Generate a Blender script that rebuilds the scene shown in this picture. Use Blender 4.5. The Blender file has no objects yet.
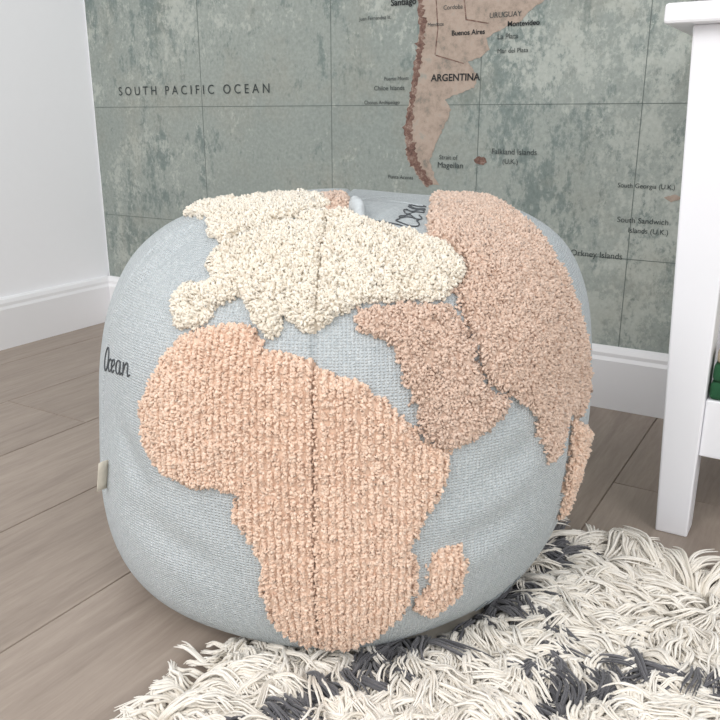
import bpy, math, numpy as np, random
from mathutils import Vector, Matrix
from mathutils.bvhtree import BVHTree
rng=np.random.default_rng(7); random.seed(7)
SC=bpy.context.scene; COL=bpy.context.collection
SC.view_settings.view_transform='Standard'
# ---------------- camera
CAM=Vector((1.463,-1.287,.463)); YAW=math.radians(31); PITCH=math.radians(17); F=800
cd=bpy.data.cameras.new('camera'); cam=bpy.data.objects.new('camera',cd); COL.objects.link(cam)
cd.sensor_width=36; cd.lens=36*F/720; cd.clip_start=.01
cam.location=CAM; cam.rotation_euler=(math.pi/2-PITCH,0,YAW); SC.camera=cam
# ---------------- helpers
def lin(c):
    return tuple(((x/255)/12.92 if x/255<=.04045 else ((x/255+.055)/1.055)**2.4) for x in c)+(1,)
class NT:
    def __init__(s,name,rough=.8):
        s.m=bpy.data.materials.new(name); s.m.use_nodes=True; s.t=s.m.node_tree; s.n=s.t.nodes
        s.b=s.n['Principled BSDF']; s.b.inputs['Roughness'].default_value=rough
    def new(s,ty,**k):
        x=s.n.new(ty)
        for a,v in k.items():
            if a in x.inputs.keys(): x.inputs[a].default_value=v
            else: setattr(x,a,v)
        return x
    def link(s,a,b): s.t.links.new(a,b)
    def coord(s,kind='Object',scale=(1,1,1)):
        c=s.new('ShaderNodeTexCoord'); mp=s.new('ShaderNodeMapping'); mp.inputs['Scale'].default_value=scale
        s.link(c.outputs[kind],mp.inputs['Vector']); return mp.outputs[0]
    def noise(s,vec,scale,detail=4,rough=.5,dist=0):
        x=s.new('ShaderNodeTexNoise'); x.inputs['Scale'].default_value=scale; x.inputs['Detail'].default_value=detail
        x.inputs['Roughness'].default_value=rough; x.inputs['Distortion'].default_value=dist; s.link(vec,x.inputs['Vector']); return x.outputs['Fac']
    def ramp(s,fac,stops):
        r=s.new('ShaderNodeValToRGB'); e=r.color_ramp.elements
        while len(e)<len(stops): e.new(.5)
        for k,(p,c) in enumerate(stops): e[k].position=p; e[k].color=c
        s.link(fac,r.inputs[0]); return r.outputs[0]
    def mix(s,f,a,b,bt='MIX'):
        x=s.new('ShaderNodeMix',data_type='RGBA',blend_type=bt)
        for k,v in ((0,f),(6,a),(7,b)):
            if isinstance(v,(float,int,tuple)): x.inputs[k].default_value=v
            else: s.link(v,x.inputs[k])
        return x.outputs[2]
    def addscale(s,a,b,k,off=0.0):
        m=s.new('ShaderNodeMath',operation='MULTIPLY_ADD'); s.link(a,m.inputs[0]); m.inputs[1].default_value=k; s.link(b,m.inputs[2])
        n=s.new('ShaderNodeMath',operation='ADD'); s.link(m.outputs[0],n.inputs[0]); n.inputs[1].default_value=off; return n.outputs[0]
    def color(s,c):
        if isinstance(c,tuple): s.b.inputs['Base Color'].default_value=c
        else: s.link(c,s.b.inputs['Base Color'])
    def bump(s,h,strength=.3,dist=.002):
        b=s.new('ShaderNodeBump'); b.inputs['Strength'].default_value=strength; b.inputs['Distance'].default_value=dist
        s.link(h,b.inputs['Height']); s.link(b.outputs[0],s.b.inputs['Normal'])
def link_mesh(name,verts,faces,mat,parent=None,smooth=False):
    me=bpy.data.meshes.new(name); me.from_pydata([tuple(v) for v in verts],[],faces); me.update()
    ob=bpy.data.objects.new(name,me); COL.objects.link(ob)
    for m in (mat if isinstance(mat,list) else [mat]): me.materials.append(m)
    if smooth: me.polygons.foreach_set('use_smooth',[True]*len(me.polygons))
    if parent: ob.parent=parent
    return ob
def boxes(name,bl,mat,parent=None,bevel=0,seg=2):
    vs=[];fs=[]
    for (x0,x1,y0,y1,z0,z1) in bl:
        b=len(vs); vs+=[(x,y,z) for z in (z0,z1) for y in (y0,y1) for x in (x0,x1)]
        fs+=[tuple(b+i for i in f) for f in ((0,2,3,1),(4,5,7,6),(0,1,5,4),(2,6,7,3),(0,4,6,2),(1,3,7,5))]
    ob=link_mesh(name,vs,fs,mat,parent)
    if bevel:
        m=ob.modifiers.new('b','BEVEL'); m.width=bevel; m.segments=seg; m.limit_method='ANGLE'
    return ob
def empty(name,loc=(0,0,0)):
    e=bpy.data.objects.new(name,None); e.location=loc; COL.objects.link(e); return e
def fast_mesh(name,V,Q,mat,parent=None,attr=None,smooth=True,matidx=None):
    me=bpy.data.meshes.new(name); n=len(V); q=len(Q)
    me.vertices.add(n); me.vertices.foreach_set('co',V.astype(np.float32).ravel())
    me.loops.add(q*4); me.loops.foreach_set('vertex_index',Q.astype(np.int32).ravel())
    me.polygons.add(q); me.polygons.foreach_set('loop_start',np.arange(0,q*4,4,dtype=np.int32))
    try: me.polygons.foreach_set('loop_total',np.full(q,4,dtype=np.int32))
    except Exception: pass
    for m in (mat if isinstance(mat,list) else [mat]): me.materials.append(m)
    if matidx is not None: me.polygons.foreach_set('material_index',matidx.astype(np.int32))
    me.update(calc_edges=True); me.validate()
    me.polygons.foreach_set('use_smooth',np.full(len(me.polygons),smooth))
    if attr is not None:
        for k,a in attr.items():
            at=me.attributes.new(k,'FLOAT','POINT'); at.data.foreach_set('value',a.astype(np.float32))
    ob=bpy.data.objects.new(name,me); COL.objects.link(ob)
    if parent: ob.parent=parent
    return ob
def nrm(a): return a/np.maximum(np.linalg.norm(a,axis=-1,keepdims=True),1e-9)
def tubes(P,Rd,m=3):
    n,k,_=P.shape
    T=nrm(np.gradient(P,axis=1)); B=nrm(rng.normal(size=(n,1,3)))
    n1=nrm(np.cross(T,B)); n2=np.cross(T,n1)
    a=np.arange(m)*2*np.pi/m
    V=P[:,:,None,:]+Rd[:,:,None,None]*(np.cos(a)[None,None,:,None]*n1[:,:,None,:]+np.sin(a)[None,None,:,None]*n2[:,:,None,:])
    base=np.arange(n)[:,None,None]*k*m; i=np.arange(k-1)[None,:,None]; j=np.arange(m)[None,None,:]; j2=(j+1)%m
    Q=np.stack([base+i*m+j,base+i*m+j2,base+(i+1)*m+j2,base+(i+1)*m+j],-1).reshape(-1,4)
    return V.reshape(-1,3),Q
# compact surveyed outlines: pairs of millimetre / milli-radian integers in base 62
AL='0123456789ABCDEFGHIJKLMNOPQRSTUVWXYZabcdefghijklmnopqrstuvwxyz'
def dec(s): return [((AL.index(s[i])*62+AL.index(s[i+1])-1922),(AL.index(s[i+2])*62+AL.index(s[i+3])-1922)) for i in range(0,len(s),4)]
# ---------------- materials
def plain(name,c,rough=.6,ns=30,amt=.06,bump=0):
    t=NT(name,rough); v=t.coord(); f=t.noise(v,ns,5)
    c2=tuple(x*(1-amt*2) for x in c[:3])+(1,)
    t.color(t.mix(f,c,c2))
    if bump: t.bump(f,bump,.001)
    return t.m
M_white=plain('painted_plaster_white',lin((248,249,252)),.9,60,.01,.1)
M_trim=plain('gloss_trim_white',lin((238,238,240)),.4,10,.02)
M_table=plain('table_lacquer_white',lin((242,242,246)),.35,12,.02)
# ---------------- room shell
boxes('wall_back',[(-.12,3.2,.002,.12,0,2.5)],M_white)
boxes('wall_left',[(-.12,0,-3.2,.002,0,2.5)],M_white)
t=NT('oak_laminate',.45)
a=t.new('ShaderNodeAttribute',attribute_name='tone')
v=t.coord('Object',(14,1.3,1)); off=t.new('ShaderNodeVectorMath',operation='ADD')
cmb=t.new('ShaderNodeCombineXYZ'); mul=t.new('ShaderNodeMath',operation='MULTIPLY'); mul.inputs[1].default_value=37
t.link(a.outputs['Fac'],mul.inputs[0]); t.link(mul.outputs[0],cmb.inputs[0]); t.link(mul.outputs[0],cmb.inputs[1])
t.link(v,off.inputs[0]); t.link(cmb.outputs[0],off.inputs[1]); vv=off.outputs[0]
g=t.noise(vv,2.2,8,.62,1.2); g2=t.noise(vv,14,6,.7,.3)
c=t.ramp(g,[(.25,lin((120,107,97))),(.5,lin((152,138,126))),(.75,lin((176,162,150)))])
c=t.mix(.35,c,t.ramp(g2,[(.3,lin((116,103,93))),(.7,lin((180,166,154)))]))
c=t.mix(.25,c,t.ramp(a.outputs['Fac'],[(0,lin((134,121,110))),(1,lin((176,162,150)))]))
t.color(c); t.bump(g2,.15,.0006)
M_floor=t.m
pv=[];pf=[];tone=[]
W=.192
for i in range(18):
    x0=-.02+i*W-.07; off_=(i*0.47)%1.28
    y=-3.4-off_
    while y<0.05:
        y1=min(y+1.28,0.05); g=.0004
        xa=max(x0+g,-.1); xb=x0+W-g
        if y1-y>.02:
            b=len(pv); e=.0008
            pv+=[(xa,y+g,-.002),(xb,y+g,-.002),(xb,y1-g,-.002),(xa,y1-g,-.002),(xa+e,y+g+e,0),(xb-e,y+g+e,0),(xb-e,y1-g-e,0),(xa+e,y1-g-e,0)]
            pf+=[(b+4,b+5,b+6,b+7),(b,b+1,b+5,b+4),(b+1,b+2,b+6,b+5),(b+2,b+3,b+7,b+6),(b+3,b,b+4,b+7)]
            tone+=[random.random()]*8
        y=y1
b=len(pv); pv+=[(-.1,-3.4,-.002),(3.4,-3.4,-.002),(3.4,.05,-.002),(-.1,.05,-.002)]; pf.append((b,b+1,b+2,b+3)); tone+=[-1.5]*4
fast_mesh('floor',np.array(pv),np.array(pf),M_floor,attr={'tone':np.array(tone)},smooth=False)
prof_b=[(0,0),(.015,0),(.015,.082),(.012,.088),(.012,.094),(.009,.101),(.004,.104),(0,.104)]
def sweep(name,pts,mat):
    vs=[];fs=[];n=len(prof_b)
    for (px_,py_,nx,ny) in pts:
        vs+=[(px_+nx*d,py_+ny*d,z) for d,z in prof_b]
    for s in range(len(pts)-1):
        for i in range(n-1):
            fs.append((s*n+i,(s+1)*n+i,(s+1)*n+i+1,s*n+i+1))
    return link_mesh(name,vs,fs,mat)
sweep('baseboard_back',[(0,0,0,-1),(3.2,0,0,-1)],M_trim)
sweep('baseboard_left',[(0,-3.2,1,0),(0,0,1,0)],M_trim)
# ---------------- mural
t=NT('distressed_map_print',.75)
v=t.coord('Object',(1,1,1))
base=t.ramp(t.noise(v,1.7,3,.5),[(.3,lin((128,138,133))),(.5,lin((143,151,145))),(.72,lin((158,165,158)))])
spat=t.noise(t.coord('Object',(1.5,1,.8)),64,7,.8,.2); med=t.noise(t.coord('Object',(1.6,1,.75)),17,5,.65,.3); blot=t.noise(v,3.4,4,.6)
s1=t.addscale(spat,med,1.1); s2=t.addscale(blot,s1,1.3,-1.70+.5)
dark=t.ramp(s2,[(.54,(0,0,0,1)),(.68,(.8,.8,.8,1))])
c=t.mix(dark,base,lin((99,115,112)))
blot2=t.noise(t.coord('Object',(1,1,1.2)),2.9,4,.6,.5); med2=t.noise(t.coord('Object',(1.2,1,.9)),19,6,.7,.4); sp2=t.noise(t.coord('Object',(1.3,1,.9)),75,6,.8)
s3=t.addscale(sp2,med2,1.1); s4=t.addscale(blot2,s3,1.3,-1.70+.5)
lt=t.ramp(s4,[(.56,(0,0,0,1)),(.70,(.75,.75,.75,1))])
c=t.mix(lt,c,lin((180,185,177)))
warm=t.ramp(t.noise(v,5.3,5,.7),[(.5,(0,0,0,1)),(.68,(.35,.35,.35,1))]); c=t.mix(warm,c,lin((150,146,131)))
fine=t.noise(v,160,4,.7); c=t.mix(.12,c,t.ramp(fine,[(.35,(0.06,0.07,.07,1)),(.65,(.6,.62,.6,1))]))
t.color(c); M_mural=t.m
mural=boxes('world_map_mural',[(.006,3.15,-.0015,.0015,.02,2.48)],M_mural)
M_ink=plain('map_ink',lin((66,74,74)),.8,80,.2); M_inkb=plain('map_ink_black',lin((34,38,40)),.8,80,.1)
M_line=plain('map_grid_ink',lin((106,116,113)),.8,60,.2)
t=NT('map_land_print',.8); v=t.coord(); f=t.noise(v,30,9,.85); t.color(t.ramp(f,[(.36,lin((122,118,110))),(.47,lin((162,146,133))),(.56,lin((174,157,144))),(.66,lin((148,149,141)))])); M_land=t.m
t=NT('map_andes_print',.8); v=t.coord(); f=t.noise(v,80,9,.85); t.color(t.ramp(f,[(.38,lin((80,60,54))),(.5,lin((118,90,80))),(.62,lin((160,142,130)))])); M_andes=t.m
boxes('map_grid_lines',[(.01,3.1,-.0019,-.0016,z-.0005,z+.0005) for z in (.480,.247,.72,.96,1.2,1.5,1.8,2.1)]+[(x-.0005,x+.0005,-.0019,-.0016,.03,2.45) for x in (.32,.63,.92,1.18,1.5,1.85,2.2,2.6)],M_line,mural)
SA=dec('hwfQi1eghudvhkcshbc5hibGiHaaikabiaaniPbHiebpiqcDj2ccipcsj7d0jgdAjldUjSdpjnduk4e6jxeOkRebkqejl8ezlSfC')
def rag(P,amp,step=4,seed=1):
    r=random.Random(seed); out=[]; n=len(P)
    for i in range(n):
        a=Vector(P[i]); b=Vector(P[(i+1)%n]); k=max(1,int((b-a).length/step)); d=(b-a); nn=Vector((-d.y,d.x)).normalized() if d.length else Vector((0,0))
        for j in range(k): out.append(a+d*(j/k)+nn*(r.gauss(0,amp) if j else 0))
    return out
from mathutils.geometry import tessellate_polygon
def flat(name,P,mat,y):
    P=[Vector((p[0]/1000,y,p[1]/1000)) for p in P]
    tri=tessellate_polygon([P]); ob=link_mesh(name,P,[tuple(q) for q in tri],mat,mural); return ob
up_=[(1120,760),(1230,900),(1290,1020),(1200,1150),(1010,1250),(850,1290),(740,1200),(700,1050),(760,930),(795,780)]
flat('south_america',rag([tuple(p) for p in SA]+up_,1.0),M_land,-.0021)
cw=SA[:7]; wv=[10,12,11,11,15,20,16]
west=[(700,1050),(760,930),(795,780)]
flat('andes_range',rag(west+cw+[(p[0]+w_,p[1]+2) for p,w_ in list(zip(cw,wv))[::-1]]+[(820,780),(795,930),(740,1050)],2.2,3,2),M_andes,-.0024)
flat('province_border_1',[(835,648),(837,648),(842,600),(838,560),(836,560),(840,600)],M_andes,-.0024)
flat('province_border_2',[(838,560),(890,545),(890,543.5),(838,558)],M_andes,-.0024)
flat('province_border_3',[(884,650),(886,650),(892,612),(930,604),(930,602.5),(890,610)],M_andes,-.0024)
flat('falkland_islands',rag([(914,392),(924,398),(935,395),(938,388),(928,384),(918,386)],1,3,3),M_andes,-.0024)
flat('south_georgia',rag([(1225,345),(1240,350),(1252,344),(1236,338)],1,3,4),M_land,-.0024)
flat('antarctic_peninsula',rag([(900,20),(930,90),(985,150),(1000,140),(960,90),(1000,60),(1100,20)],2,4,5),M_land,-.0021)
LAB=[('SOUTH PACIFIC OCEAN',87,490,504,0,1.6),('ARGENTINA',831,920,518,1,1),('URUGUAY',931,984,611,0,1),('Montevideo',962,1014,597,1,1),('Buenos Aires',866,924,588,1,1),('La Plata',946,980,579,0,1),('Mar del Plata',947,998,558,0,1),('Mendoza',822,851,604,0,1),('Puerto Montt',740,788,521,0,1),('Chiloe Islands',720,780,505,0,1),('Chonos Archipelago',700,771,482,0,1),('Juan Fernandez Is.',690,753,620,0,1),('Santiago',752,800,640,1,1),('Cordoba',850,884,628,0,1),('Falkland Islands',945,1022,402,0,1),('(U.K.)',965,991,387,0,1),('Strait of',850,884,391,0,1),('Magellan',847,894,377,0,1),('South Georgia (U.K.)',1155,1239,357,0,1),('South Sandwich',1159,1235,304,0,1),('Islands (U.K.)',1177,1236,289,0,1),('South Orkney Islands',1054,1172,246,0,1),('(U.K.)',1076,1100,231,0,1),('Punta Arenas',750,800,355,0,1),('Tristan da Cunha',1300,1390,640,0,1),('BRAZIL',900,1060,960,1,1.4),('SOUTH ATLANTIC OCEAN',1400,1850,560,0,1.6)]
bpy.context.view_layer.update()
def label(txt,x0,x1,z,bold,sp):
    cu=bpy.data.curves.new('label','FONT'); cu.body=txt; cu.space_character=sp; cu.size=.02
    if bold: cu.offset=.0004
    ob=bpy.data.objects.new('t',cu); COL.objects.link(ob); bpy.context.view_layer.update()
    me=bpy.data.meshes.new_from_object(ob.evaluated_get(bpy.context.evaluated_depsgraph_get()))
    wd=max(v_.co.x for v_ in me.vertices)-min(v_.co.x for v_ in me.vertices); bpy.data.objects.remove(ob)
    s=(x1-x0)/1000/wd
    for v_ in me.vertices: v_.co=Vector((x0/1000+v_.co.x*s,-.0029,z/1000+v_.co.y*s))
    me.materials.append(M_inkb if bold else M_ink)
    o=bpy.data.objects.new('label_'+txt.lower().replace(' ','_').replace('(','').replace(')','').replace('.',''),me); COL.objects.link(o); o.parent=mural
for L in LAB: label(*L)
# ---------------- light
def area(name,loc,target,size,power,col=(1,1,1)):
    l=bpy.data.lights.new(name,'AREA'); l.shape='RECTANGLE'; l.size=size[0]; l.size_y=size[1]; l.energy=power; l.color=col
    o=bpy.data.objects.new(name,l); COL.objects.link(o); o.location=loc
    o.rotation_euler=(Vector(target)-Vector(loc)).to_track_quat('-Z','Y').to_euler()
area('window_daylight',(.5,-2.9,1.9),(1.1,-.5,.2),(1.6,1.4),37,(1,.98,.955))
area('side_window_daylight',(3.3,-2.3,1.9),(0,-1.3,.6),(1.4,1.4),26,(1,.98,.97))
w=bpy.data.worlds.new('world'); SC.world=w; w.use_nodes=True
w.node_tree.nodes['Background'].inputs[0].default_value=(.975,.985,1,1); w.node_tree.nodes['Background'].inputs[1].default_value=1.02
# ---------------- table
tb=empty('side_table',(1.3,-.4,0))
def rel(o): o.location=Vector((-1.3,.4,0))
vs=[];fs=[]
def leg(bx0,bx1,by0,by1,tx0,tx1,ty0,ty1,zt=.548):
    b=len(vs)
    vs.extend([(bx0,by0,0),(bx1,by0,0),(bx1,by1,0),(bx0,by1,0),(tx0,ty0,zt),(tx1,ty0,zt),(tx1,ty1,zt),(tx0,ty1,zt)])
    fs.extend([tuple(b+i for i in f) for f in ((3,2,1,0),(4,5,6,7),(0,1,5,4),(1,2,6,5),(2,3,7,6),(3,0,4,7))])
leg(1.328,1.363,-.394,-.359,1.3075,1.363,-.396,-.345)
leg(1.70,1.735,-.394,-.359,1.70,1.755,-.396,-.345)
leg(1.328,1.363,-.065,-.030,1.3075,1.363,-.08,-.030)
leg(1.70,1.735,-.065,-.030,1.70,1.755,-.08,-.030)
o=link_mesh('legs',vs,fs,M_table,tb); m=o.modifiers.new('b','BEVEL'); m.width=.002; m.segments=2; rel(o)
rel(boxes('table_top',[(1.283,1.78,-.415,-.018,.548,.567)],M_table,tb,.003))
rel(boxes('lower_shelf',[(1.350,1.71,-.366,-.04,.148,.166)],M_table,tb,.0015))
rel(boxes('shelf_rail',[(1.3632,1.6998,-.388,-.3665,.10,.1662)],M_table,tb,.0015))
bk=empty('folded_blanket',(1.5,-.22,.1665))
M_green=plain('blanket_wool_green',lin((40,96,62)),.95,260,.25,.6); M_sand=plain('blanket_wool_sand',lin((186,174,150)),.95,260,.15,.6)
z=.1667
for k,(th,mt,dx) in enumerate([(.020,M_green,0),(.020,M_green,.001),(.017,M_sand,.003)]):
    o=boxes('fold_%d'%(k+1),[(1.3650+dx,1.62-dx,-.387+dx,-.13,z,z+th)],mt,bk,.005,4); o.location=(-1.5,.22,-.1665)
    for p in o.data.polygons:p.use_smooth=True
    z+=th+.0002
# ---------------- pouf shape
prof=[(0,0),(.10,0),(.175,.001),(.212,.018),(.235,.055),(.247,.11),(.250,.17),(.248,.23),(.239,.285),(.215,.335),(.172,.368),(.115,.384),(.06,.386),(.0,.380)]
def smooth_prof(P,n):
    P=np.array(P); d=np.r_[0,np.cumsum(np.hypot(*np.diff(P,axis=0).T))]; t=np.linspace(0,d[-1],200)
    out=np.stack([np.interp(t,d,P[:,0]),np.interp(t,d,P[:,1])],1)
    k=np.ones(9)/9
    for _ in range(3):
        pad=np.pad(out,((4,4),(0,0)),mode='edge'); o=np.stack([np.convolve(pad[:,i],k,'valid') for i in (0,1)],1); o[0]=out[0];o[-1]=out[-1]; out=o
    t2=np.linspace(0,d[-1],n); return np.stack([np.interp(t2,t,out[:,0]),np.interp(t2,t,out[:,1])],1)
def sst(x): x=np.clip(x,0,1); return x*x*(3-2*x)
def surf(lon,r,z):
    s=np.sin(lon); c=np.cos(lon)
    low=sst((.2-z)/.17)*sst(r/.18); top=sst((z-.2)/.17)
    r2=r+low*(.004-.012*s)+top*sst(r/.15)*.008*np.clip(s,0,1)-.004*np.clip(-s,0,1)*sst(r/.15)
    X=r2*s; Y=-r2*c
    Z=z+top*(.028*X-.004)
    return np.stack([X,Y,Z],-1)
PC=Vector((1.0356,-.611,.004)); POSE=Matrix.Translation(PC)@Matrix.Rotation(YAW,4,'Z')
NP_,NL=340,900
PR=smooth_prof(prof,NP_); lon=np.linspace(0,2*np.pi,NL,endpoint=False)
G=surf(lon[None,:]+0*PR[:,:1],PR[:,0][:,None]+0*lon,PR[:,1][:,None]+0*lon)
def normals(G):
    du=np.roll(G,-1,1)-np.roll(G,1,1); dv=np.gradient(G,axis=0)
    n=nrm(np.cross(du,dv)); n[0]=(0,0,-1); n[-1]=(0,0,1); return n
NRM=normals(G)
C0=np.array([0,0,.2]); c20,s20=math.cos(math.radians(20)),math.sin(math.radians(20))
def chart(P,back=False):
    sg=-1 if back else 1
    q=nrm(P-C0); A=q@np.array([0,-c20*sg,s20]); u=q@np.array([0,s20*sg,c20]); x=q[...,0]*sg
    k=2/np.maximum(1+A,.05); return np.stack([x*k,u*k],-1)
def sdf(P,poly):
    poly=np.array(poly,float); a=poly; b=np.roll(poly,-1,0); d=np.full(len(P),1e9); ins=np.zeros(len(P),bool)
    for (ax,ay),(bx,by) in zip(a,b):
        ex,ey=bx-ax,by-ay; wx,wy=P[:,0]-ax,P[:,1]-ay
        t=np.clip((wx*ex+wy*ey)/(ex*ex+ey*ey+1e-12),0,1)
        d=np.minimum(d,(wx-t*ex)**2+(wy-t*ey)**2)
        c=((ay>P[:,1])!=(by>P[:,1]))&(P[:,0]<(bx-ax)*(P[:,1]-ay)/((by-ay) if by!=ay else 1e-9)+ax); ins^=c
    return np.where(ins,1,-1)*np.sqrt(d)
chF=chart(G.reshape(-1,3)); front=(np.hypot(chF[:,0],chF[:,1])<2.6)
chB=chart(G.reshape(-1,3),True)
# soft slouch: broad dents and gentle creases
GF=G.reshape(-1,3); LONF=np.repeat(lon[None,:],NP_,0).ravel(); rr=np.hypot(GF[:,0],GF[:,1])
sl=np.zeros(len(GF))
r_=np.random.default_rng(11)
for _ in range(9):
    f=r_.normal(0,17,3); sl+=np.sin(GF@f+r_.uniform(0,6.3))
sl*=.0011
def crease(p0,p1,w,dep):
    global sl
    a=np.array(p0,float)/1000; b=np.array(p1,float)/1000; e=b-a; wv_=chF-a; tt=np.clip((wv_@e)/(e@e),0,1)
    d=np.hypot(*(wv_-tt[:,None]*e).T); fade=np.sin(np.pi*np.clip(tt,.02,.98))**.6
    sl=sl-np.where(front,dep*np.exp(-(d/w)**2)*fade,0)+np.where(front,.5*dep*np.exp(-((d-2*w)/w)**2)*fade,0)
crease((-1050,250),(-650,520),.035,.004); crease((-900,560),(-560,700),.03,.004); crease((-1000,-250),(-760,-560),.06,.0025)
crease((500,-420),(820,-250),.06,.0025); crease((300,-700),(760,-560),.055,.0025); crease((-60,640),(140,840),.03,.004); crease((-900,-620),(-420,-760),.06,.0025); crease((-500,620),(50,560),.03,.003)
crease((200,600),(420,900),.03,.003)
sl*=sst(rr/.05)*sst((GF[:,2]+.0)/.02)
G=(GF+NRM.reshape(-1,3)*sl[:,None]).reshape(NP_,NL,3); NRM=normals(G)
Gl=G; n1,n2=Gl.shape[:2]
bv=BVHTree.FromPolygons([tuple(x) for x in Gl.reshape(-1,3)],[(i*n2+j,i*n2+(j+1)%n2,(i+1)*n2+(j+1)%n2,(i+1)*n2+j) for i in range(n1-1) for j in range(n2)])
POLY=dict(
africa=dec('LTVDMNWANoWjQRWyR3WNROViSZVMTnVCUBUaVSUCWZTjXtSeYnRcZTQib3QRb3P2aQNMZXLwZ5KrZXIaYpGXXSEnVQDRScDtR6FqQjI7QpK7PyLMPJMmPeNvOMO0MJNwJwOeJ1Q6J6SIKCTo'),
europe=dec('MSWmLrXkLgYoMSZTOKZZNPacNhbtPQdDRheqUKgkXhdwaVcWc0apbvZmapYCZCXwXQXwVwXcUjWuTsWDT8WNSMX9SUWORhW3R2WgQfXXQ2YEP1XyOHX9NgWh'),
greenland=dec('FVjeGCm5M0lGRPoPV4hLU2fiRLetPKdTNjcYMIdPLffEI6iE'),
asia=dec('gvs1iVqnmuqGkxh7kZcalsZVnsWopQTGnWQzlSRpkUQzkXPBjGOHhsPygfS0ezSzdGTqcSUWbxVtbKXQbAYmbuaSatbdaJchbngY'),
arabia=dec('VtXJWvXmaFXwbQXAbwVeccTneOStdrRnc7QdaGQLZYR4YxSjYDULXcVhWHWP'),
madagascar=dec('bpKXcPJJc8GzanFVZZG9Z8HSa4IEZqJOacKO'),
seasia=dec('mjR5rjPRqnLopyISoeHPnCL8n4Np'),
nw=dec('RdtEVQwsVrhEUlfeTBiY'))
POLY['madagascar']=[(x+14,y-4) for x,y in POLY['madagascar']]
BACK=dict(americas=[(-500,700),(-200,850),(150,800),(420,600),(300,450),(200,250),(80,200),(160,60),(380,-60),(420,-260),(260,-480),(120,-820),(0,-850),(-20,-500),(-120,-200),(-40,20),(-180,180),(-320,420),(-520,520)],australia=[(-1050,-150),(-850,-80),(-760,-250),(-900,-420),(-1120,-380)])
order=['africa','madagascar','arabia','asia','seasia','europe','greenland','nw']
matof=dict(africa=1,madagascar=1,seasia=1,arabia=3,asia=3,nw=3,europe=2,greenland=2,americas=3,australia=1)
wob=np.stack([.005*np.sin(chF[:,1]*55+chF[:,0]*21),.005*np.sin(chF[:,0]*47-chF[:,1]*30)],1)
D={}
for k in order:
    d=np.full(len(chF),-9.); d[front]=sdf((chF+wob)[front],np.array(POLY[k])/1000)-.006; D[k]=d
D['greenland']=np.minimum(D['greenland'],-D['europe']-.04); D['arabia']=np.minimum(D['arabia'],-D['asia']-.014); D['arabia']=np.minimum(D['arabia'],-D['europe']-.016)
D['asia']=np.minimum(D['asia'],-D['europe']-.012); D['africa']=np.minimum(D['africa'],-D['europe']-.014)
fb=np.hypot(chB[:,0],chB[:,1])<1.6
for k,pl in BACK.items():
    d=np.full(len(chF),-9.); d[fb]=sdf(chB[fb],np.array(pl)/1000); D[k]=np.minimum(d,np.where(D['asia']>-.15,-1,9)); D[k]=np.minimum(D[k],np.where(D['greenland']>-.1,-1,9)); D[k]=np.minimum(D[k],(.355-GF[:,2])*4); order.append(k)
idx=np.zeros(len(chF),int); disp=np.full(len(chF),-1.0)
for k in order:
    d=D[k]; better=d>disp; disp=np.where(better,d,disp); idx=np.where(better&(d>0),matof[k],idx)
h=.0056*sst(np.clip(disp/.020,0,1))
seam_lon=[-.07+i*math.pi/3 for i in range(6)]
seam=np.zeros(len(chF))
for s in seam_lon:
    dl=np.abs((LONF-s+np.pi)%(2*np.pi)-np.pi)*rr; seam+=np.exp(-(dl/.0024)**2)
seam*=np.clip(rr/.03,0,1)
V=G.reshape(-1,3)+NRM.reshape(-1,3)*(h-.0036*seam)[:,None]
i=np.arange(NP_-1)[:,None]; j=np.arange(NL)[None,:]; j2=(j+1)%NL
Q=np.stack([i*NL+j+0*j2,i*NL+j2,(i+1)*NL+j2,(i+1)*NL+j],-1).reshape(-1,4)
fm=idx[Q[:,0]]
def fabric():
    t=NT('woven_cotton_blue',1.0); v=t.coord('Object')
    t.b.inputs['Specular IOR Level'].default_value=.15
    uv=t.new('ShaderNodeUVMap',uv_map='UVMap')
    wv=t.new('ShaderNodeTexWave',wave_type='BANDS',bands_direction='X'); wv.inputs['Scale'].default_value=95; wv.inputs['Distortion'].default_value=3; wv.inputs['Detail'].default_value=2; wv.inputs['Detail Scale'].default_value=3
    wh=t.new('ShaderNodeTexWave',wave_type='BANDS',bands_direction='Y'); wh.inputs['Scale'].default_value=125; wh.inputs['Distortion'].default_value=3; wh.inputs['Detail'].default_value=2; wh.inputs['Detail Scale'].default_value=3
    t.link(uv.outputs[0],wv.inputs['Vector']); t.link(uv.outputs[0],wh.inputs['Vector'])
    mu=t.new('ShaderNodeMath',operation='MULTIPLY'); t.link(wv.outputs['Fac'],mu.inputs[0]); t.link(wh.outputs['Fac'],mu.inputs[1])
    big=t.noise(v,9,4,.6); sl=t.noise(v,300,3,.6)
    c=t.ramp(big,[(.3,lin((198,205,208))),(.7,lin((211,216,217)))])
    c=t.mix(t.ramp(mu.outputs[0],[(0,(.85,.85,.85,1)),(.5,(0,0,0,1))]),c,lin((174,183,188)))
    c=t.mix(.3,c,t.ramp(sl,[(.3,lin((160,168,172))),(.7,lin((230,233,233)))]))
    t.color(c); t.bump(mu.outputs[0],.8,.0016); return t.m
def pile(name,dark,mid,light):
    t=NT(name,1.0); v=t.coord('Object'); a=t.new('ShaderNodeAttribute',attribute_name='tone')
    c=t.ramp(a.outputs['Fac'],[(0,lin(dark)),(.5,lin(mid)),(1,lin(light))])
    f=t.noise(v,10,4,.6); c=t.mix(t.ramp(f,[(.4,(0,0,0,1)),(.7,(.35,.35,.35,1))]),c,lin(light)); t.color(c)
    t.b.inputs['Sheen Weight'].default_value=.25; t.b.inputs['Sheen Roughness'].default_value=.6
    return t.m
M_fab=fabric()
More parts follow.
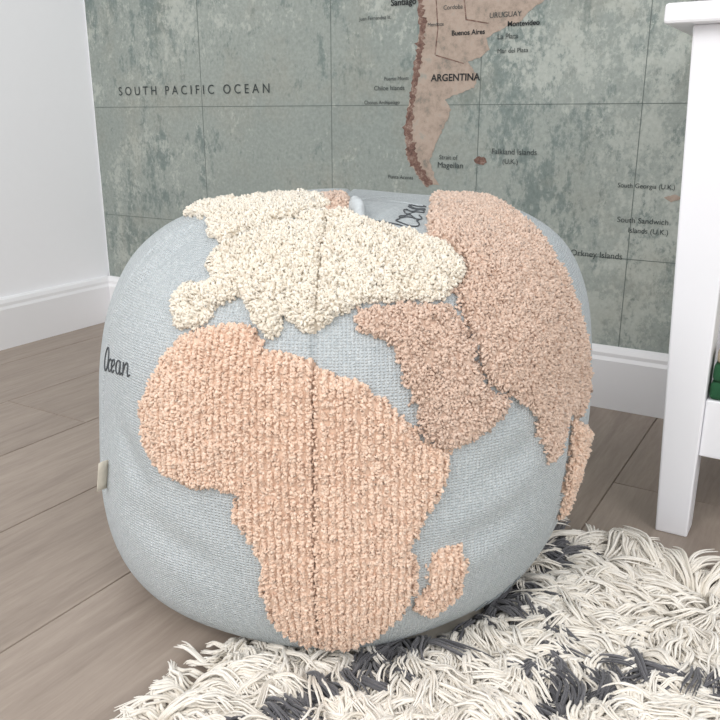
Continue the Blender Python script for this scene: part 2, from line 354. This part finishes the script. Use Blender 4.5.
M_pile=[None,pile('cotton_pile_peach',(206,174,152),(233,202,179),(243,219,200)),pile('cotton_pile_cream',(216,204,187),(235,226,210),(242,236,224)),pile('cotton_pile_tan',(190,162,144),(215,188,169),(228,204,187))]
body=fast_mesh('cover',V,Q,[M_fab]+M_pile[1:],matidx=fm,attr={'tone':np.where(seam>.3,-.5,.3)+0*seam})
uvl=body.data.uv_layers.new(name='UVMap')
arc=np.linspace(0,.78,NP_); li=np.empty(len(body.data.loops),np.int32); body.data.loops.foreach_get('vertex_index',li)
jj=li%NL; ii=li//NL; first=np.repeat(jj.reshape(-1,4)[:,0],4); jj=np.where((jj==0)&(first==NL-1),NL,jj)
uvl.data.foreach_set('uv',np.stack([jj/NL*1.57,arc[ii]],-1).astype(np.float32).ravel())
pouf=empty('globe_pouf'); pouf.matrix_world=POSE; body.parent=pouf
Vg=V.reshape(NP_,NL,3); Ng=normals(Vg).reshape(-1,3)
A=V[Q]; area_=.5*np.linalg.norm(np.cross(A[:,2]-A[:,0],A[:,3]-A[:,1]),axis=1)
names={1:'peach_pile',2:'cream_pile',3:'tan_pile'}
for mi,dens,hh,ww,rad in ((1,300000,.0029,.0032,.00105),(2,300000,.0034,.0036,.00112),(3,320000,.0029,.0030,.00100)):
    f=np.where(fm==mi)[0]; ar=area_[f]; n=int(ar.sum()*dens); pick=f[rng.choice(len(f),n,p=ar/ar.sum())]
    pick=pick[seam[Q[pick,0]]<rng.uniform(.35,.9,len(pick))]; n=len(pick)
    u=rng.random((n,1)); w_=rng.random((n,1)); q=A[pick]
    P=(q[:,0]*(1-u)+q[:,1]*u)*(1-w_)+(q[:,3]*(1-u)+q[:,2]*u)*w_; N=Ng[Q[pick,0]]; sm=seam[Q[pick,0]]
    if mi in (1,3):
        l=np.arctan2(P[:,0],-P[:,1]); r=np.hypot(P[:,0],P[:,1]); sp=.0058/.245
        l2=(np.round((l+.07)/sp-.5)+.5+rng.normal(0,.17 if mi==1 else .32,n))*sp-.07; ok=(r>.12); l2=np.where(ok,l2,l); P[:,0]=r*np.sin(l2); P[:,1]=-r*np.cos(l2)
    T=nrm(np.cross(N,rng.normal(size=(n,3))))
    lowf=1+.22*np.sin(P[:,2]*310+rng.normal(0,.6,n)+np.sin(P[:,0]*160)*3)
    hs=hh*rng.uniform(.6,1.3,n)*(1-.6*np.clip(sm,0,1))*lowf; ws=ww*rng.uniform(.5,1.2,n); S=np.linspace(0,1,5)
    B=np.cross(N,T)
    path=P[:,None,:]+N[:,None,:]*(hs[:,None]*np.sin(np.pi*S)[None,:]-.0008)[...,None]+T[:,None,:]*(ws[:,None]*(S-.5)[None,:])[...,None]+B[:,None,:]*(rng.normal(0,.0006,(n,5)))[...,None]
    Rd=rad*rng.uniform(.8,1.25,(n,1))*np.array([[.8,1,1.05,1,.8]])
    VV,QQ=tubes(path,Rd,4)
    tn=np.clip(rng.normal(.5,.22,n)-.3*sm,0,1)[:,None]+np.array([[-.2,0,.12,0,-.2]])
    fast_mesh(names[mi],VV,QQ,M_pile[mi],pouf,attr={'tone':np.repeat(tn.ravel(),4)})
def unchart(X,Y):
    r2=X*X+Y*Y; A=(4-r2)/(4+r2); k=(1+A)/2; u=Y*k; x=X*k
    return Vector((x,-c20*A+s20*u,s20*A+c20*u))
def onsurf(X,Y,off=.0006,nn=False):
    h,n,i,t=bv.ray_cast(Vector(C0),unchart(X,Y).normalized()); n=n if n.dot(h-Vector(C0))>0 else -n
    return (h+n*off,n) if nn else h+n*off
def arcp(cx,cy,rx,ry,a0,a1,n=12): return [(cx+rx*math.cos(math.radians(a0+(a1-a0)*i/n)),cy+ry*math.sin(math.radians(a0+(a1-a0)*i/n))) for i in range(n+1)]
STROKES=[arcp(.42,.5,.36,.52,100,460,20),arcp(1.15,.27,.26,.27,50,320),
 [(1.40,.06),(1.5,.22),(1.82,.36)]+arcp(1.62,.34,.2,.2,20,180,8)+arcp(1.64,.27,.22,.27,180,320,8),
 arcp(2.3,.27,.25,.27,45,400,16)+[(2.5,.5),(2.5,.1),(2.62,.0),(2.75,.08)],
 [(2.85,.5),(2.88,.0)],[(2.88,.1),(2.98,.38),(3.12,.5),(3.26,.42),(3.28,.15),(3.36,.0),(3.5,.08)]]
M_thread=plain('embroidery_grey',lin((92,96,100)),.9,300,.2); M_thread2=plain('embroidery_pale_grey',lin((146,154,158)),.9,300,.1)
def write(name,p0,p1,rad,mat,hs=1.15):
    p0=np.array(p0)/1000; p1=np.array(p1)/1000; e=(p1-p0)/3.5; up=np.array([-e[1],e[0]])*hs
    VV=[];QQ=[];b=0
    for s in STROKES:
        pts=[]
        for (a0,b0),(a1,b1) in zip(s[:-1],s[1:]):
            for k in range(4): pts.append((a0+(a1-a0)*k/4,b0+(b1-b0)*k/4))
        pts.append(s[-1]); P=[]
        for x,y in pts:
            q=p0+e*(x+.25*y)+up*y; P.append(onsurf(*q))
        P=np.array([P]); v_,q_=tubes(P,np.full(P.shape[:2],rad),6); VV.append(v_);QQ.append(q_+b); b+=len(v_)
    fast_mesh(name,np.concatenate(VV),np.concatenate(QQ),mat,pouf)
T1=dec('BvUxIBUH');T2=dec('ZCbfcujt');T3=dec('fUBXkRD7');TAG=dec('BuNVBBKx');FOLD=dec('WGzzWaeP')
write('ocean_lettering_side',*[(x-30,y) for x,y in T1],.0006,M_thread,1.0)
write('ocean_lettering_top',*T2,.0006,M_thread)
write('ocean_lettering_low',*T3,.0005,M_thread2)
def ribbon(name,rows,mat,th=.0012,smooth=True):
    n=len(rows); vs=[];fs=[]
    for r in rows: vs+=[tuple(p) for p in r]
    k=len(rows[0])
    for a in range(n-1):
        for b in range(k-1): fs.append((a*k+b,a*k+b+1,(a+1)*k+b+1,(a+1)*k+b))
    ob=link_mesh(name,vs,fs,mat,pouf,smooth); s=ob.modifiers.new('s','SOLIDIFY'); s.thickness=th; s.offset=0
    return ob
M_cot=plain('cotton_tape_blue',lin((208,214,217)),.95,260,.15,.5); M_tag=plain('label_cream',lin((222,215,200)),.9,200,.1)
rows=[]
p0=np.array(FOLD[1])/1000
for s in np.linspace(0,1,14):
    q=p0+np.array([-.012,.30])*1.0*s
    r=[]
    for w_,o_ in ((-.034,-.002),(-.030,.006),(-.016,.011),(.0,.012),(.014,.007),(.024,-.002)):
        r.append(onsurf(q[0]+w_,q[1],o_*(.3+.7*math.sin(math.pi*min(1,s*1.3+.12)/1.2)) if o_>0 else o_))
    rows.append(r)
ribbon('top_seam_fold',rows,M_cot,.001)
t0=np.array(TAG[0])/1000; t1=np.array(TAG[1])/1000; rows=[]
for s in np.linspace(0,1,6):
    q=t0*(1-s)+t1*s; P,n=onsurf(q[0],q[1],0,True); n=(n+Vector((.0,-.8,0))).normalized()
    rows.append([P-n*.002,P+n*.006+Vector((0,0,.0006)),P+n*.011])
ribbon('care_label',rows,M_tag,.0008)
# ---------------- rug
rug=empty('shag_rug',(1.6,-1.0,0))
RX0,RX1,RY0,RY1=1.050,2.15,-1.62,-.515
M_back=plain('rug_backing_wool',lin((220,212,199)),1,90,.15)
o=boxes('backing',[(RX0,RX1,RY0,RY1,.0002,.0036)],M_back,rug); o.location=(-1.6,1.0,0)
t=NT('rug_wool',1.0); a=t.new('ShaderNodeAttribute',attribute_name='tone')
t.color(t.ramp(a.outputs['Fac'],[(0,lin((72,72,77))),(.24,lin((116,115,119))),(.3,lin((228,220,206))),(.65,lin((242,236,226))),(1,lin((248,244,237)))]))
t.b.inputs['Sheen Weight'].default_value=.35; M_wool=t.m
ZZ=[[(1.07,-1.0),(1.126,-.867),(1.24,-.60),(1.335,-.76),(1.44,-.63),(1.55,-.78),(1.66,-.62),(1.8,-.8),(2.0,-.6)],[(1.24,-.60),(1.234,-.50)],[(1.335,-.76),(1.33,-.9),(1.24,-1.1),(1.14,-1.3)],[(1.33,-.9),(1.45,-1.1),(1.6,-.95),(1.8,-1.2)]]
def dark_at(P):
    d=np.full(len(P),9.)
    for L in ZZ:
        for (ax,ay),(bx,by) in zip(L[:-1],L[1:]):
            ex,ey=bx-ax,by-ay; t_=np.clip(((P[:,0]-ax)*ex+(P[:,1]-ay)*ey)/(ex*ex+ey*ey),0,1)
            d=np.minimum(d,np.hypot(P[:,0]-ax-t_*ex,P[:,1]-ay-t_*ey))
    return d
def field(P,s,k):
    r=np.random.default_rng(k); out=np.zeros(len(P))
    for _ in range(7):
        f=r.normal(0,s,2); out+=np.sin(P[:,0]*f[0]+P[:,1]*f[1]+r.uniform(0,6.3))
    return out
K=10
def shag(P0,per,Lm,flat,dirbias=None,push=True,thick=1.0):
    n=len(P0); ang=-1.2+field(P0,12,3)*.7+field(P0,60,5)*.25+rng.normal(0,.25,n)
    D0=np.stack([np.cos(ang),np.sin(ang)],1)
    if dirbias is not None: D0=nrm(D0*.4+np.array(dirbias))
    rad_=P0-np.array([PC.x,PC.y]); rd=np.linalg.norm(rad_,axis=1,keepdims=True)
    if push: D0=nrm(D0+np.clip((.27-rd)/.05,0,1)*1.6*rad_/rd)
    if dirbias is None: D0=nrm(D0+np.clip((RX0+.05-P0[:,:1])/.05,0,1)*np.array([.9,0]))*1.0
    dk=dark_at(P0)+rng.normal(0,.0025,n)
    base=np.where(dk<.0095,.1,.62)
    rep=lambda x:np.repeat(x,per,0)
    P=rep(P0); N=n*per; offs=rng.normal(0,.0024,(N,2)); spread=rng.normal(0,.10,(N,2))
    Dd=nrm(rep(D0)+spread)
    Ls=Lm*rep(rng.uniform(.7,1.25,n))*rng.uniform(.88,1.08,N)
    S=np.linspace(0,1,K)[None,:]
    up=rep(rng.uniform(.22,.55,n))[:,None]*(1-flat)
    bend=rep(rng.normal(0,.38,n))[:,None]
    side=np.stack([-Dd[:,1],Dd[:,0]],1)
    hor=Ls[:,None]*(S**1.2)*.85
    ph=rep(rng.uniform(0,6.28,n))[:,None]+rng.normal(0,.3,(N,1)); wav=.0021*np.sin(ph+S*rep(rng.uniform(6,13,n))[:,None])*np.minimum(1,S*2)
    z=.0035+Ls[:,None]*up*np.sin(np.pi*np.minimum(S*.8,1))*.75+rng.uniform(0,.003,(N,1))*S
    z=np.maximum(z+.001*np.sin(ph*1.7+S*8)*S,.0016)
    lat=wav+Ls[:,None]*bend*S**2
    path=P[:,None,:]+offs[:,None,:]*(1-.75*S[...,None])+Dd[:,None,:]*hor[...,None]+side[:,None,:]*lat[...,None]
    path=np.concatenate([path,z[...,None]],-1)
    Rd=thick*rng.uniform(.0009,.0015,(N,1))*np.array([[1.1,1.1,1.1,1.05,1,1,.95,.85,.7,.3]])
    tb_=rep(base); tn=tb_[:,None]+np.where(tb_[:,None]>.3,rng.normal(0,.12,(N,1))+np.linspace(-.12,.12,K)[None],rng.normal(0,.05,(N,1)))
    tn=np.where(tb_[:,None]>.3,np.clip(tn,.3,1),np.clip(tn,0,.24))
    return path,Rd,tn
def pts(x0,x1,y0,y1,dens):
    n=int((x1-x0)*(y1-y0)*dens); P=np.stack([rng.uniform(x0,x1,n),rng.uniform(y0,y1,n)],1)
    d=np.hypot(P[:,0]-PC.x,P[:,1]-PC.y); return P[d>.19]
parts=[shag(pts(RX0+.004,1.60,-1.05,RY1-.004,27000),6,.044,0),
       shag(pts(1.60,RX1,-1.05,RY1-.004,9000),5,.044,0),
       shag(pts(RX0+.004,RX1,RY0,-1.05,7000),5,.044,0)]
n=230; e1=np.stack([np.linspace(RX0,RX1,n)+rng.normal(0,.001,n),np.full(n,RY1)+rng.normal(0,.002,n)],1); e1=e1[np.hypot(e1[:,0]-PC.x,e1[:,1]-PC.y)>.19]
parts.append(shag(e1,11,.068,.25,(.1,1.1),True,1.1))
n=200; e2=np.stack([np.full(n,RX0)+rng.normal(0,.002,n),rng.uniform(RY0,RY1,n)],1); e2=e2[np.hypot(e2[:,0]-PC.x,e2[:,1]-PC.y)>.19]
parts.append(shag(e2,6,.026,.2,(-1.9,-.6)))
path=np.concatenate([p[0] for p in parts]); Rd=np.concatenate([p[1] for p in parts]); tn=np.concatenate([p[2] for p in parts])
VV,QQ=tubes(path,Rd,4)
o=fast_mesh('shag_pile',VV,QQ,M_wool,rug,attr={'tone':np.repeat(tn.ravel(),4)}); o.location=(-1.6,1.0,0)
